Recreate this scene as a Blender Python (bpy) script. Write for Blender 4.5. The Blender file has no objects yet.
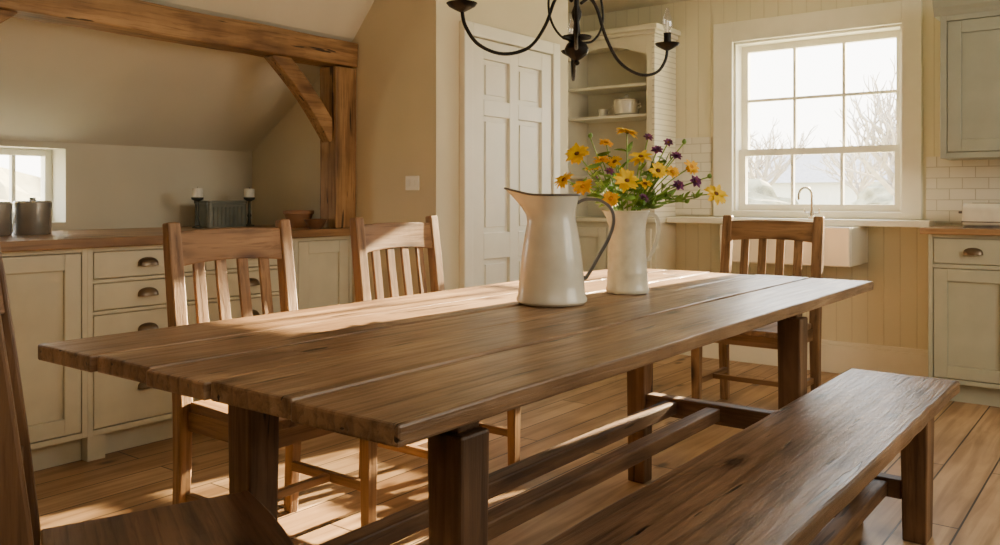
import bpy, bmesh, math, random
from mathutils import Vector, Matrix, noise
random.seed(7)
C = bpy.context.scene.collection
PI = math.pi
F = 858.0; HC = 1.07
def W(r, d, z): return Vector((.7962*r-.6050*d, .6050*r+.7962*d, z))
def PX(u, v, d): return W((u-500)/F*d, d, HC-(v-197)*d/F)

# ------------------------------------------------------------------ materials
def newmat(name):
    m = bpy.data.materials.new(name); m.use_nodes = True
    nt = m.node_tree; b = nt.nodes['Principled BSDF']
    return m, nt, b
def N(nt, t, **k):
    n = nt.nodes.new(t)
    for a, v in k.items(): setattr(n, a, v)
    return n
def ramp(nt, stops):
    r = N(nt, 'ShaderNodeValToRGB'); e = r.color_ramp.elements
    e[0].position = stops[0][0]; e[0].color = (*stops[0][1], 1)
    e[1].position = stops[-1][0]; e[1].color = (*stops[-1][1], 1)
    for p, c in stops[1:-1]:
        x = e.new(p); x.color = (*c, 1)
    return r
def mul(nt, a, b, fac=1.0, mode='MULTIPLY'):
    m = N(nt, 'ShaderNodeMix', data_type='RGBA', blend_type=mode); m.inputs[0].default_value = fac
    nt.links.new(a, m.inputs[6]); nt.links.new(b, m.inputs[7]); return m.outputs[2]
def flat(name, col, rough=.5, metal=0, var=.06, scale=8, bump=0.0, bscale=60, coat=0, emit=None):
    m, nt, b = newmat(name)
    tc = N(nt, 'ShaderNodeTexCoord'); n = N(nt, 'ShaderNodeTexNoise'); n.inputs['Scale'].default_value = scale; n.inputs['Detail'].default_value = 5
    nt.links.new(tc.outputs['Object'], n.inputs['Vector'])
    lo = tuple(max(0, c*(1-var*2)) for c in col); hi = tuple(min(1, c*(1+var)) for c in col)
    r = ramp(nt, [(.3, lo), (.7, hi)]); nt.links.new(n.outputs[0], r.inputs[0]); nt.links.new(r.outputs[0], b.inputs['Base Color'])
    b.inputs['Roughness'].default_value = rough; b.inputs['Metallic'].default_value = metal
    b.inputs['Coat Weight'].default_value = coat
    if bump:
        n2 = N(nt, 'ShaderNodeTexNoise'); n2.inputs['Scale'].default_value = bscale; n2.inputs['Detail'].default_value = 6
        nt.links.new(tc.outputs['Object'], n2.inputs['Vector'])
        bp = N(nt, 'ShaderNodeBump'); bp.inputs['Strength'].default_value = bump; bp.inputs['Distance'].default_value = .01
        nt.links.new(n2.outputs[0], bp.inputs['Height']); nt.links.new(bp.outputs[0], b.inputs['Normal'])
    if emit:
        b.inputs['Emission Color'].default_value = (*emit[0], 1); b.inputs['Emission Strength'].default_value = emit[1]
    return m
def wood(name, dark, mid, light, axis='y', rough=.45, cracks=.0, bump=.35, isl=.35, sc=1.0, coat=0, rings=.55):
    m, nt, b = newmat(name); L = nt.links.new
    tc = N(nt, 'ShaderNodeTexCoord'); geo = N(nt, 'ShaderNodeNewGeometry')
    add = N(nt, 'ShaderNodeVectorMath', operation='MULTIPLY_ADD')
    cmb = N(nt, 'ShaderNodeCombineXYZ')
    for i in range(3): L(geo.outputs['Random Per Island'], cmb.inputs[i])
    add.inputs[1].default_value = (17, 23, 31); L(cmb.outputs[0], add.inputs[0]); L(tc.outputs['Object'], add.inputs[2])
    def mp(s_al, s_ac):
        mm = N(nt, 'ShaderNodeMapping')
        mm.inputs['Scale'].default_value = tuple((s_al if a == axis else s_ac)*sc for a in 'xyz')
        L(add.outputs[0], mm.inputs['Vector']); return mm
    n1 = N(nt, 'ShaderNodeTexNoise'); n1.inputs['Scale'].default_value = 1; n1.inputs['Detail'].default_value = 4; n1.inputs['Distortion'].default_value = 1.2
    L(mp(1.1, 9).outputs[0], n1.inputs['Vector'])
    n2 = N(nt, 'ShaderNodeTexNoise'); n2.inputs['Scale'].default_value = 1; n2.inputs['Detail'].default_value = 6; n2.inputs['Roughness'].default_value = .6; n2.inputs['Distortion'].default_value = .5
    L(mp(4.0, 75).outputs[0], n2.inputs['Vector'])
    r1 = ramp(nt, [(.28, dark), (.5, mid), (.72, light)]); L(n1.outputs[0], r1.inputs[0])
    r2 = ramp(nt, [(.36, (.50, .45, .41)), (.5, (1, 1, 1))]); L(n2.outputs[0], r2.inputs[0])
    c = mul(nt, r1.outputs[0], r2.outputs[0], .7)
    # growth rings with cathedral bends
    wv = N(nt, 'ShaderNodeTexWave', wave_type='BANDS', bands_direction='Y' if axis == 'x' else 'X', wave_profile='SAW')
    wv.inputs['Scale'].default_value = 1; wv.inputs['Distortion'].default_value = 9; wv.inputs['Detail'].default_value = 2.5; wv.inputs['Detail Scale'].default_value = .55
    L(mp(.9, 7).outputs[0], wv.inputs['Vector'])
    rw = ramp(nt, [(.0, (1, 1, 1)), (.65, (.85, .82, .79)), (.93, (.42, .36, .31)), (1, (.8, .77, .74))]); L(wv.outputs['Fac'], rw.inputs[0])
    c = mul(nt, c, rw.outputs[0], rings)
    r3 = ramp(nt, [(0, (1-isl,)*3), (1, (1+isl*.5,)*3)]); L(geo.outputs['Random Per Island'], r3.inputs[0])
    c = mul(nt, c, r3.outputs[0], 1)
    hgt = n2.outputs[0]
    v = N(nt, 'ShaderNodeTexVoronoi'); v.inputs['Scale'].default_value = 1; L(mp(2.3, 5.8).outputs[0], v.inputs['Vector'])
    r4 = ramp(nt, [(.06, (.05, .03, .02)), (.10, (.38, .29, .22)), (.20, (1, 1, 1))]); L(v.outputs['Distance'], r4.inputs[0])
    c = mul(nt, c, r4.outputs[0], .92)
    if cracks:
        n5 = N(nt, 'ShaderNodeTexNoise'); n5.inputs['Scale'].default_value = 1; n5.inputs['Detail'].default_value = 3; n5.inputs['Distortion'].default_value = .4
        L(mp(2.6, 30).outputs[0], n5.inputs['Vector'])
        r5 = ramp(nt, [(.325, (.03, .018, .01)), (.345, (1, 1, 1))]); L(n5.outputs[0], r5.inputs[0])
        c = mul(nt, c, r5.outputs[0], cracks)
        n6 = N(nt, 'ShaderNodeTexNoise'); n6.inputs['Scale'].default_value = 4.0; n6.inputs['Detail'].default_value = 6
        L(tc.outputs['Object'], n6.inputs['Vector'])
        r6 = ramp(nt, [(.38, (.60, .56, .53)), (.6, (1, 1, 1))]); L(n6.outputs[0], r6.inputs[0])
        c = mul(nt, c, r6.outputs[0], .85)
        hgt = mul(nt, n2.outputs[0], r5.outputs[0], 1)
    L(c, b.inputs['Base Color'])
    rr = N(nt, 'ShaderNodeMapRange'); rr.inputs[3].default_value = rough+.2; rr.inputs[4].default_value = rough-.12
    L(n2.outputs[0], rr.inputs[0]); L(rr.outputs[0], b.inputs['Roughness'])
    b.inputs['Coat Weight'].default_value = coat; b.inputs['Coat Roughness'].default_value = .25
    bp = N(nt, 'ShaderNodeBump'); bp.inputs['Strength'].default_value = bump; bp.inputs['Distance'].default_value = .004
    L(hgt, bp.inputs['Height']); L(bp.outputs[0], b.inputs['Normal'])
    return m
def floor_mat():
    m, nt, b = newmat('pine_floorboards'); L = nt.links.new
    tc = N(nt, 'ShaderNodeTexCoord'); sp = N(nt, 'ShaderNodeSeparateXYZ'); L(tc.outputs['Object'], sp.inputs[0])
    cb = N(nt, 'ShaderNodeCombineXYZ'); L(sp.outputs[1], cb.inputs[0]); L(sp.outputs[0], cb.inputs[1])
    br = N(nt, 'ShaderNodeTexBrick'); L(cb.outputs[0], br.inputs['Vector'])
    br.offset = .37; br.inputs['Scale'].default_value = 1; br.inputs['Brick Width'].default_value = 1.9; br.inputs['Row Height'].default_value = .165
    br.inputs['Mortar Size'].default_value = .0036; br.inputs['Mortar Smooth'].default_value = .2
    br.inputs['Color1'].default_value = (.40, .255, .135, 1); br.inputs['Color2'].default_value = (.58, .405, .24, 1); br.inputs['Mortar'].default_value = (.035, .02, .012, 1)
    mp = N(nt, 'ShaderNodeMapping'); mp.inputs['Scale'].default_value = (20, 1.3, 1); L(tc.outputs['Object'], mp.inputs['Vector'])
    n = N(nt, 'ShaderNodeTexNoise'); n.inputs['Scale'].default_value = 1; n.inputs['Detail'].default_value = 6; n.inputs['Distortion'].default_value = 1; L(mp.outputs[0], n.inputs['Vector'])
    r = ramp(nt, [(.35, (.56, .49, .42)), (.6, (1.05, 1.02, 1))]); L(n.outputs[0], r.inputs[0])
    c = mul(nt, br.outputs['Color'], r.outputs[0], .9)
    mp2 = N(nt, 'ShaderNodeMapping'); mp2.inputs['Scale'].default_value = (6, 2.8, 1); L(tc.outputs['Object'], mp2.inputs['Vector'])
    v = N(nt, 'ShaderNodeTexVoronoi'); v.inputs['Scale'].default_value = 1; L(mp2.outputs[0], v.inputs['Vector'])
    r4 = ramp(nt, [(.06, (.09, .05, .03)), (.10, (.45, .36, .28)), (.17, (1, 1, 1))]); L(v.outputs['Distance'], r4.inputs[0])
    c = mul(nt, c, r4.outputs[0], .9)
    n6 = N(nt, 'ShaderNodeTexNoise'); n6.inputs['Scale'].default_value = 2.2; n6.inputs['Detail'].default_value = 5; L(tc.outputs['Object'], n6.inputs['Vector'])
    r6 = ramp(nt, [(.4, (.75, .71, .67)), (.6, (1, 1, 1))]); L(n6.outputs[0], r6.inputs[0]); c = mul(nt, c, r6.outputs[0], .85)
    L(c, b.inputs['Base Color']); b.inputs['Roughness'].default_value = .42
    bp = N(nt, 'ShaderNodeBump'); bp.inputs['Strength'].default_value = .5; bp.inputs['Distance'].default_value = .004; bp.invert = True
    L(br.outputs['Fac'], bp.inputs['Height']); L(bp.outputs[0], b.inputs['Normal'])
    return m
def bead_mat(name, col, axis=0, pitch=.09, rough=.55, k=.35, lw=.05):
    m, nt, b = newmat(name); L = nt.links.new
    tc = N(nt, 'ShaderNodeTexCoord'); sp = N(nt, 'ShaderNodeSeparateXYZ'); L(tc.outputs['Object'], sp.inputs[0])
    d = N(nt, 'ShaderNodeMath', operation='DIVIDE'); d.inputs[1].default_value = pitch; L(sp.outputs[axis], d.inputs[0])
    fr = N(nt, 'ShaderNodeMath', operation='PINGPONG'); fr.inputs[1].default_value = .5; L(d.outputs[0], fr.inputs[0])
    r = ramp(nt, [(.0, (.5, .5, .5)), (lw, (1, 1, 1))]); L(fr.outputs[0], r.inputs[0])
    cc = N(nt, 'ShaderNodeRGB'); cc.outputs[0].default_value = (*col, 1)
    L(mul(nt, cc.outputs[0], r.outputs[0], k), b.inputs['Base Color']); b.inputs['Roughness'].default_value = rough
    bp = N(nt, 'ShaderNodeBump'); bp.inputs['Strength'].default_value = .5; bp.inputs['Distance'].default_value = .005
    L(r.outputs[0], bp.inputs['Height']); L(bp.outputs[0], b.inputs['Normal'])
    return m
def tile_mat():
    m, nt, b = newmat('white_metro_tiles'); L = nt.links.new
    tc = N(nt, 'ShaderNodeTexCoord'); sp = N(nt, 'ShaderNodeSeparateXYZ'); L(tc.outputs['Object'], sp.inputs[0])
    cb = N(nt, 'ShaderNodeCombineXYZ'); L(sp.outputs[0], cb.inputs[0]); L(sp.outputs[2], cb.inputs[1])
    br = N(nt, 'ShaderNodeTexBrick'); L(cb.outputs[0], br.inputs['Vector']); br.inputs['Scale'].default_value = 1
    br.inputs['Brick Width'].default_value = .13; br.inputs['Row Height'].default_value = .062; br.inputs['Mortar Size'].default_value = .0022
    br.inputs['Color1'].default_value = (.76, .74, .65, 1); br.inputs['Color2'].default_value = (.70, .68, .58, 1); br.inputs['Mortar'].default_value = (.48, .46, .38, 1)
    L(br.outputs['Color'], b.inputs['Base Color']); b.inputs['Roughness'].default_value = .2
    bp = N(nt, 'ShaderNodeBump'); bp.inputs['Strength'].default_value = .5; bp.inputs['Distance'].default_value = .003; bp.invert = True
    L(br.outputs['Fac'], bp.inputs['Height']); L(bp.outputs[0], b.inputs['Normal'])
    return m
def glass_mat(name, k):
    m = bpy.data.materials.new(name); m.use_nodes = True; nt = m.node_tree; nt.nodes.clear()
    o = N(nt, 'ShaderNodeOutputMaterial'); mx = N(nt, 'ShaderNodeMixShader'); t = N(nt, 'ShaderNodeBsdfTransparent'); g = N(nt, 'ShaderNodeBsdfGlossy')
    g.inputs['Roughness'].default_value = .03; mx.inputs[0].default_value = k
    nt.links.new(t.outputs[0], mx.inputs[1]); nt.links.new(g.outputs[0], mx.inputs[2]); nt.links.new(mx.outputs[0], o.inputs[0]); return m

M = {}
M['floor'] = floor_mat()
M['wall'] = flat('cream_plaster', (.66, .595, .43), .85, var=.03, scale=2, bump=.08, bscale=25)
M['wall2'] = flat('pale_ceiling_plaster', (.70, .665, .54), .9, var=.03, scale=2, bump=.08, bscale=25)
M['bead'] = bead_mat('cream_beadboard', (.73, .685, .50))
M['beady'] = bead_mat('cream_ribbed_side', (.80, .77, .64), axis=2, pitch=.036, k=.7, lw=.14)
M['tile'] = tile_mat()
M['trim'] = flat('off_white_gloss_trim', (.84, .815, .69), .4, var=.02)
M['doorp'] = flat('off_white_door_paint', (.81, .785, .66), .4, var=.02)
M['glass'] = glass_mat('window_glass', .05)
M['bulb'] = glass_mat('clear_bulb_glass', .35)
M['cab'] = flat('sage_cream_cabinet_paint', (.46, .465, .36), .45, var=.04)
M['cabw'] = flat('pale_cream_cabinet_paint', (.62, .60, .47), .45, var=.04)
M['dress'] = flat('light_cream_dresser_paint', (.76, .73, .59), .45, var=.03)
M['cabg'] = flat('grey_green_cabinet_paint', (.37, .385, .31), .45, var=.04)
M['tabley'] = wood('worn_oak_tabletop', (.20, .112, .06), (.38, .23, .125), (.54, .355, .205), 'y', .33, cracks=.95, isl=.4, bump=.7, coat=.15)
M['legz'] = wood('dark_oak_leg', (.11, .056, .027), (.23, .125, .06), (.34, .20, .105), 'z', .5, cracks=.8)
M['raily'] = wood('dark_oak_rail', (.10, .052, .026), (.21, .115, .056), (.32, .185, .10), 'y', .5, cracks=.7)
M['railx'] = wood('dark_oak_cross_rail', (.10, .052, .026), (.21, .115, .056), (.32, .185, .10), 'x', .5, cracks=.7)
M['bench'] = wood('worn_walnut_bench_top', (.10, .054, .031), (.22, .126, .07), (.36, .215, .13), 'y', .34, cracks=.95, isl=.2, bump=.7, coat=.12, rings=.75)
M['cz'] = wood('honey_oak_upright', (.13, .067, .028), (.27, .15, .066), (.38, .225, .108), 'z', .48, isl=.1)
M['cx'] = wood('honey_oak_rail', (.13, .067, .028), (.27, .15, .066), (.38, .225, .108), 'x', .48, isl=.1)
M['cy'] = wood('honey_oak_seat', (.12, .062, .027), (.25, .14, .062), (.36, .21, .10), 'y', .40, isl=.1)
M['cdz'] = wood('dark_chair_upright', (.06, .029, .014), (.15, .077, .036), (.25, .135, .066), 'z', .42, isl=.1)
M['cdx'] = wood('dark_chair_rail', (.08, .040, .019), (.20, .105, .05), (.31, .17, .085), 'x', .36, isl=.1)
M['beamy'] = wood('oak_beam', (.24, .13, .048), (.43, .25, .10), (.57, .36, .165), 'y', .55, cracks=.9)
M['beamz'] = wood('oak_post', (.24, .13, .048), (.43, .25, .10), (.57, .36, .165), 'z', .55, cracks=.9)
M['wtop'] = wood('oak_worktop_long', (.20, .11, .05), (.36, .215, .105), (.48, .31, .16), 'y', .35)
M['wtopx'] = wood('oak_worktop_short', (.20, .11, .05), (.36, .215, .105), (.48, .31, .16), 'x', .35)
M['enamel'] = flat('cream_enamel', (.72, .685, .57), .27, var=.05, scale=14, coat=.3)
M['enamel2'] = flat('speckled_cream_enamel', (.70, .66, .53), .3, var=.07, scale=30, coat=.25)
M['grey'] = flat('worn_grey_enamel', (.15, .14, .13), .3, var=.2, scale=20)
M['iron'] = flat('black_wrought_iron', (.018, .016, .015), .45, metal=.6, var=.3, bump=.2)
M['bronze'] = flat('aged_bronze', (.17, .125, .085), .3, metal=.85, var=.2)
M['steel'] = flat('brushed_steel', (.52, .52, .50), .25, metal=.7, var=.1)
M['chrome'] = flat('aged_nickel', (.5, .46, .38), .25, metal=1, var=.05)
M['candle'] = flat('ivory_wax', (.88, .85, .76), .5, var=.02)
M['tin'] = flat('grey_green_tin', (.19, .20, .165), .45, metal=.3, var=.2)
M['tind'] = flat('dark_green_metal', (.07, .075, .06), .45, metal=.4, var=.2)
M['ceramic'] = flat('cream_white_ceramic', (.80, .775, .67), .14, var=.01, coat=.5)
M['terra'] = flat('terracotta', (.40, .20, .095), .6, var=.15)
M['brown'] = flat('dark_brown_wood_bowl', (.17, .085, .04), .5, var=.2)
M['plastic'] = flat('white_plastic', (.82, .79, .69), .35, var=.01)
M['stem'] = flat('green_stem', (.24, .42, .06), .5, var=.2)
M['leaf'] = flat('green_leaf', (.18, .34, .05), .5, var=.3, scale=30)
M['yel'] = flat('yellow_petals', (1.0, .64, .0), .6, var=.06, scale=30)
M['orange'] = flat('amber_petals', (.98, .52, .0), .6, var=.08, scale=30)
M['pur'] = flat('purple_petals', (.26, .07, .22), .5, var=.35, scale=60)
M['core'] = flat('brown_flower_core', (.20, .08, .02), .8, var=.3, scale=90, bump=.5)
M['ycore'] = flat('golden_flower_core', (.60, .25, .01), .8, var=.2, scale=90, bump=.5)
M['bark'] = flat('hazy_bark', (.34, .31, .27), .9, var=.1)  # distance haze is put into the pale bark colour
M['grass'] = flat('pale_winter_grass', (.50, .49, .33), .95, var=.2, scale=.6)
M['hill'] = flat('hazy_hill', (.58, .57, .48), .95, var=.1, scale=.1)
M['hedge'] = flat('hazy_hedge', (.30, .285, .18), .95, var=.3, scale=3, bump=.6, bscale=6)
M['roof'] = flat('pale_slate_roof', (.42, .40, .39), .8, var=.1)
M['fil'] = flat('pale_filament_core', (.8, .7, .5), .4, var=.01, emit=((1, .85, .6), .6))

# ------------------------------------------------------------------ mesh helpers
class MB:
    def __init__(s): s.bm = bmesh.new()
    def box(s, x0, x1, y0, y1, z0, z1):
        v = [s.bm.verts.new(p) for p in ((x0,y0,z0),(x1,y0,z0),(x1,y1,z0),(x0,y1,z0),(x0,y0,z1),(x1,y0,z1),(x1,y1,z1),(x0,y1,z1))]
        for f in ((3,2,1,0),(4,5,6,7),(0,1,5,4),(1,2,6,5),(2,3,7,6),(3,0,4,7)): s.bm.faces.new([v[i] for i in f])
        return s
    def prism(s, poly, axis, a, b):
        def P(p, t): return {'x': (t, p[0], p[1]), 'y': (p[0], t, p[1]), 'z': (p[0], p[1], t)}[axis]
        A = [s.bm.verts.new(P(p, a)) for p in poly]; B = [s.bm.verts.new(P(p, b)) for p in poly]; n = len(poly)
        s.bm.faces.new(A[::-1]); s.bm.faces.new(B)
        for i in range(n): s.bm.faces.new((A[i], A[(i+1) % n], B[(i+1) % n], B[i]))
        return s
    def sweep(s, pts, w, h, side=(1,0,0)):
        pts = [Vector(p) for p in pts]; side = Vector(side).normalized(); rings = []
        for i, p in enumerate(pts):
            t = (pts[min(i+1, len(pts)-1)]-pts[max(i-1, 0)]).normalized(); o = t.cross(side).normalized()
            ww = w[i] if isinstance(w, (list, tuple)) else w; hh = h[i] if isinstance(h, (list, tuple)) else h
            rings.append([s.bm.verts.new(p+side*a*ww/2+o*b*hh/2) for a, b in ((-1,-1),(1,-1),(1,1),(-1,1))])
        for r0, r1 in zip(rings, rings[1:]):
            for i in range(4): s.bm.faces.new((r0[i], r0[(i+1) % 4], r1[(i+1) % 4], r1[i]))
        s.bm.faces.new(rings[0][::-1]); s.bm.faces.new(rings[-1]); return s
    def tube(s, pts, r, seg=8):
        pts = [Vector(p) for p in pts]; rings = []; prev = None
        for i, p in enumerate(pts):
            t = (pts[min(i+1, len(pts)-1)]-pts[max(i-1, 0)]).normalized()
            if prev is None:
                a = t.orthogonal().normalized()
            else:
                a = (prev-t*prev.dot(t)).normalized()
            prev = a; b = t.cross(a); rr = r[i] if isinstance(r, (list, tuple)) else r
            rings.append([s.bm.verts.new(p+(a*math.cos(2*PI*k/seg)+b*math.sin(2*PI*k/seg))*rr) for k in range(seg)])
        for r0, r1 in zip(rings, rings[1:]):
            for k in range(seg): s.bm.faces.new((r0[k], r0[(k+1) % seg], r1[(k+1) % seg], r1[k]))
        s.bm.faces.new(rings[0][::-1]); s.bm.faces.new(rings[-1]); return s
    def lathe(s, prof, c=(0,0,0), seg=32, fn=None, close=True):
        rings = []
        for r, z in prof:
            ring = []
            for k in range(seg):
                a = 2*PI*k/seg; rr, zz = (fn(r, z, a) if fn else (r, z))
                ring.append(s.bm.verts.new((c[0]+rr*math.cos(a), c[1]+rr*math.sin(a), c[2]+zz)))
            rings.append(ring)
        for r0, r1 in zip(rings, rings[1:]):
            for k in range(seg): s.bm.faces.new((r0[k], r0[(k+1) % seg], r1[(k+1) % seg], r1[k]))
        if close: s.bm.faces.new(rings[0][::-1]); s.bm.faces.new(rings[-1])
        return s
    def leaf(s, mat, L_, Wd, cup=.15, n=4, droop=0):
        rows = []
        for i in range(n+1):
            t = i/n; w = Wd*math.sin(PI*min(.97, .12+t*.86))**.7*.5; z = -droop*t*t
            rows.append([s.bm.verts.new(mat @ Vector((L_*t, -w, z+cup*w))), s.bm.verts.new(mat @ Vector((L_*t, 0, z))), s.bm.verts.new(mat @ Vector((L_*t, w, z+cup*w)))])
        for a, b in zip(rows, rows[1:]):
            s.bm.faces.new((a[0], b[0], b[1], a[1])); s.bm.faces.new((a[1], b[1], b[2], a[2]))
        return s
def obj(name, mb, mat, parent=None, bevel=0, smooth=False, loc=None, rotz=0):
    me = bpy.data.meshes.new(name); bmesh.ops.recalc_face_normals(mb.bm, faces=mb.bm.faces[:]); mb.bm.to_mesh(me); mb.bm.free()
    me.materials.append(mat)
    o = bpy.data.objects.new(name, me); C.objects.link(o)
    if parent: o.parent = parent
    if loc: o.location = loc
    o.rotation_euler.z = rotz
    if smooth:
        me.shade_smooth(); me.set_sharp_from_angle(angle=math.radians(42))
    if bevel:
        b = o.modifiers.new('bevel', 'BEVEL'); b.width = bevel; b.segments = 2; b.limit_method = 'ANGLE'; b.angle_limit = math.radians(40)
    return o
def tag(o, label, cat, group=None):
    o['label'] = label; o['category'] = cat
    if group: o['group'] = group
    return o
def thing(name, label, cat, loc=(0,0,0), rotz=0, group=None):
    o = bpy.data.objects.new(name, None); C.objects.link(o); o.empty_display_size = .1
    o.location = loc; o.rotation_euler = (0, 0, rotz); return tag(o, label, cat, group)
def struct(name, mb, mat, parent=None, **k):
    o = obj(name, mb, mat, parent, **k)
    if not parent: o['kind'] = 'structure'
    return o
def dup(root, loc, rotz, label, group=None, scale=None):
    r = root.copy(); C.objects.link(r); r.location = loc; r.rotation_euler = (0, 0, rotz); r['label'] = label
    if group: r['group'] = group
    if scale: r.scale = scale
    for ch in list(root.children):
        c = ch.copy(); C.objects.link(c); c.parent = r
        for g in list(ch.children):
            d = g.copy(); C.objects.link(d); d.parent = c
    return r

# ------------------------------------------------------------------ room shell
XL, XA, XD, YE, YD, YB, XR, YR, CZ = -4.3, -3.36, -2.83, 3.2, 4.41, 5.4, 1.7, -1.9, 2.4
struct('floor', MB().box(-4.6, XR+.1, YR-.1, YB+.3, -.08, 0), M['floor'])
wy0, wy1, wz0, wz1, KZ = 1.40, 2.09, .945, 1.31, 1.34
b = MB(); WT = .2
b.box(XL-WT, XL, YR, wy0, 0, KZ); b.box(XL-WT, XL, wy1, YE, 0, KZ); b.box(XL-WT, XL, wy0, wy1, 0, wz0); b.box(XL-WT, XL, wy0, wy1, wz1, KZ)
struct('wall_left', b, M['wall2'])
struct('wall_middle', MB().box(XL-WT, XD, YE, YD, 0, CZ), M['wall'])
struct('wall_alcove', MB().box(XA-.1, XA, YD, YB+.2, 0, CZ), M['wall'])
ox0, ox1, oz0, oz1 = -2.18, -1.156, .97, 2.08
b = MB(); T = .22
b.box(XA, ox0, YB, YB+T, 0, CZ); b.box(ox1, XR, YB, YB+T, 0, CZ); b.box(ox0, ox1, YB, YB+T, 0, oz0); b.box(ox0, ox1, YB, YB+T, oz1, CZ)
struct('wall_back', b, M['bead'])
struct('wall_right', MB().box(XR, XR+.1, YR, YB+T, 0, CZ), M['wall'])
struct('wall_rear', MB().box(XL-WT, XR, YR-.1, YR, 0, CZ), M['wall'])
struct('ceiling', MB().box(-3.012, XR+.1, YR-.1, YB+T, CZ, CZ+.08).box(XA-.1, -3.012, YD-.3, YB+T, CZ, CZ+.08), M['wall2'])
sl = [(XL-WT-.02, KZ), (XL, KZ), (-3.42, 1.92), (-3.012, CZ), (-3.012, CZ+.1), (-3.50, 2.02), (XL, 1.46), (XL-WT-.02, 1.46)]
struct('ceiling_slope', MB().prism(sl, 'y', YR-.1, YE+.02), M['wall2'])
struct('baseboard_back', MB().box(-2.56, -.96, YB-.022, YB, 0, .17).box(-2.56, -.96, YB-.014, YB, .17, .195), M['trim'], bevel=.003)
struct('baseboard_left', MB().box(XD, XD+.02, YE, 3.36, 0, .19).box(XD, XD+.02, 4.32, YD, 0, .19), M['trim'], bevel=.003)
struct('trim_1', MB().box(-1.03, .6, YB-.012, YB, .925, 1.30), M['tile'])
struct('trim_2', MB().box(-2.60, -2.335, YB-.012, YB, .95, 1.47), M['tile'])

# sash window
w = MB(); A = .13
w.box(ox0-A, ox0, YB-.03, YB, oz0-.03, oz1+A); w.box(ox1, ox1+.105, YB-.03, YB, oz0-.03, oz1+A); w.box(ox0-.0, ox1, YB-.03, YB, oz1, oz1+A)
w.box(ox0, ox0+.015, YB, YB+.12, oz0, oz1); w.box(ox1-.015, ox1, YB, YB+.12, oz0, oz1); w.box(ox0, ox1, YB, YB+.12, oz1-.015, oz1); w.box(ox0, ox1, YB-.02, YB+.14, oz0-.03, oz0+.012)
win = struct('window_1', w, M['trim'], bevel=.003)
sx0, sx1, sz0, sz1 = ox0+.015, ox1-.015, oz0+.012, oz1-.015; zm = 1.36
def sash(y, z0, z1, cols=3, rows=2):
    s_ = MB(); t = .042; g = .018
    s_.box(sx0, sx0+t, y, y+.04, z0, z1).box(sx1-t, sx1, y, y+.04, z0, z1).box(sx0+t, sx1-t, y, y+.04, z0, z0+t).box(sx0+t, sx1-t, y, y+.04, z1-t, z1)
    for i in range(1, cols):
        x = sx0+t+(sx1-sx0-2*t)*i/cols; s_.box(x-g/2, x+g/2, y+.006, y+.034, z0+t, z1-t)
    for i in range(1, rows):
        z = z0+t+(z1-z0-2*t)*i/rows; s_.box(sx0+t, sx1-t, y+.008, y+.032, z-g/2, z+g/2)
    o = obj('sash', s_, M['trim'], win)
    obj('window_pane', MB().box(sx0+t, sx1-t, y+.018, y+.021, z0+t, z1-t), M['glass'], o)
sash(YB+.055, sz0, zm+.02, 3, 1); sash(YB+.1, zm-.02, sz1, 3, 2)
w = MB(); xg = XL-WT+.01; t = .035
w.box(xg, xg+.05, wy0, wy0+t, wz0, wz1).box(xg, xg+.05, wy1-t, wy1, wz0, wz1).box(xg, xg+.05, wy0+t, wy1-t, wz0, wz0+t).box(xg, xg+.05, wy0+t, wy1-t, wz1-t, wz1)
w.box(xg+.01, xg+.04, 1.90, 1.92, wz0+t, wz1-t)
w2 = struct('window_2', w, M['trim'], bevel=.002)
obj('window_pane', MB().box(xg+.022, xg+.026, wy0+t, wy1-t, wz0+t, wz1-t), M['glass'], w2)
# door
dy0, dy1, dz = 3.45, 4.19, 1.90
d_ = MB(); x0, x1 = XD+.001, XD+.026; st = .10
cy = (dy0+dy1)/2
d_.box(x0, x1, dy0, dy0+st, .01, dz).box(x0, x1, dy1-st, dy1, .01, dz).box(x0, x1, cy-.04, cy+.04, .01, dz)
RL = [(.01, .2), (.74, .88), (1.50, 1.585), (dz-.10, dz)]
for z0, z1 in RL:
    d_.box(x0, x1, dy0+st, cy-.04, z0, z1).box(x0, x1, cy+.04, dy1-st, z0, z1)
d_.box(x0, x0+.007, dy0+st, cy-.04, .2, dz-.1).box(x0, x0+.007, cy+.04, dy1-st, .2, dz-.1)
for (a0, a1) in ((dy0+st, cy-.04), (cy+.04, dy1-st)):
    for (l, h) in ((.2, .74), (.88, 1.50), (1.585, dz-.10)):
        i = .028; d_.box(x0+.007, x0+.015, a0+i, a1-i, l+i, h-i)
door = struct('door_1', d_, M['doorp'], bevel=.003)
fr = MB(); q = .075
fr.box(XD, XD+.04, dy0-q, dy0-.004, 0, dz+q).box(XD, XD+.04, dy1+.004, dy1+q, 0, dz+q).box(XD, XD+.04, dy0-.004, dy1+.004, dz+.006, dz+q)
obj('door_frame', fr, M['trim'], door, bevel=.006)

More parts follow.
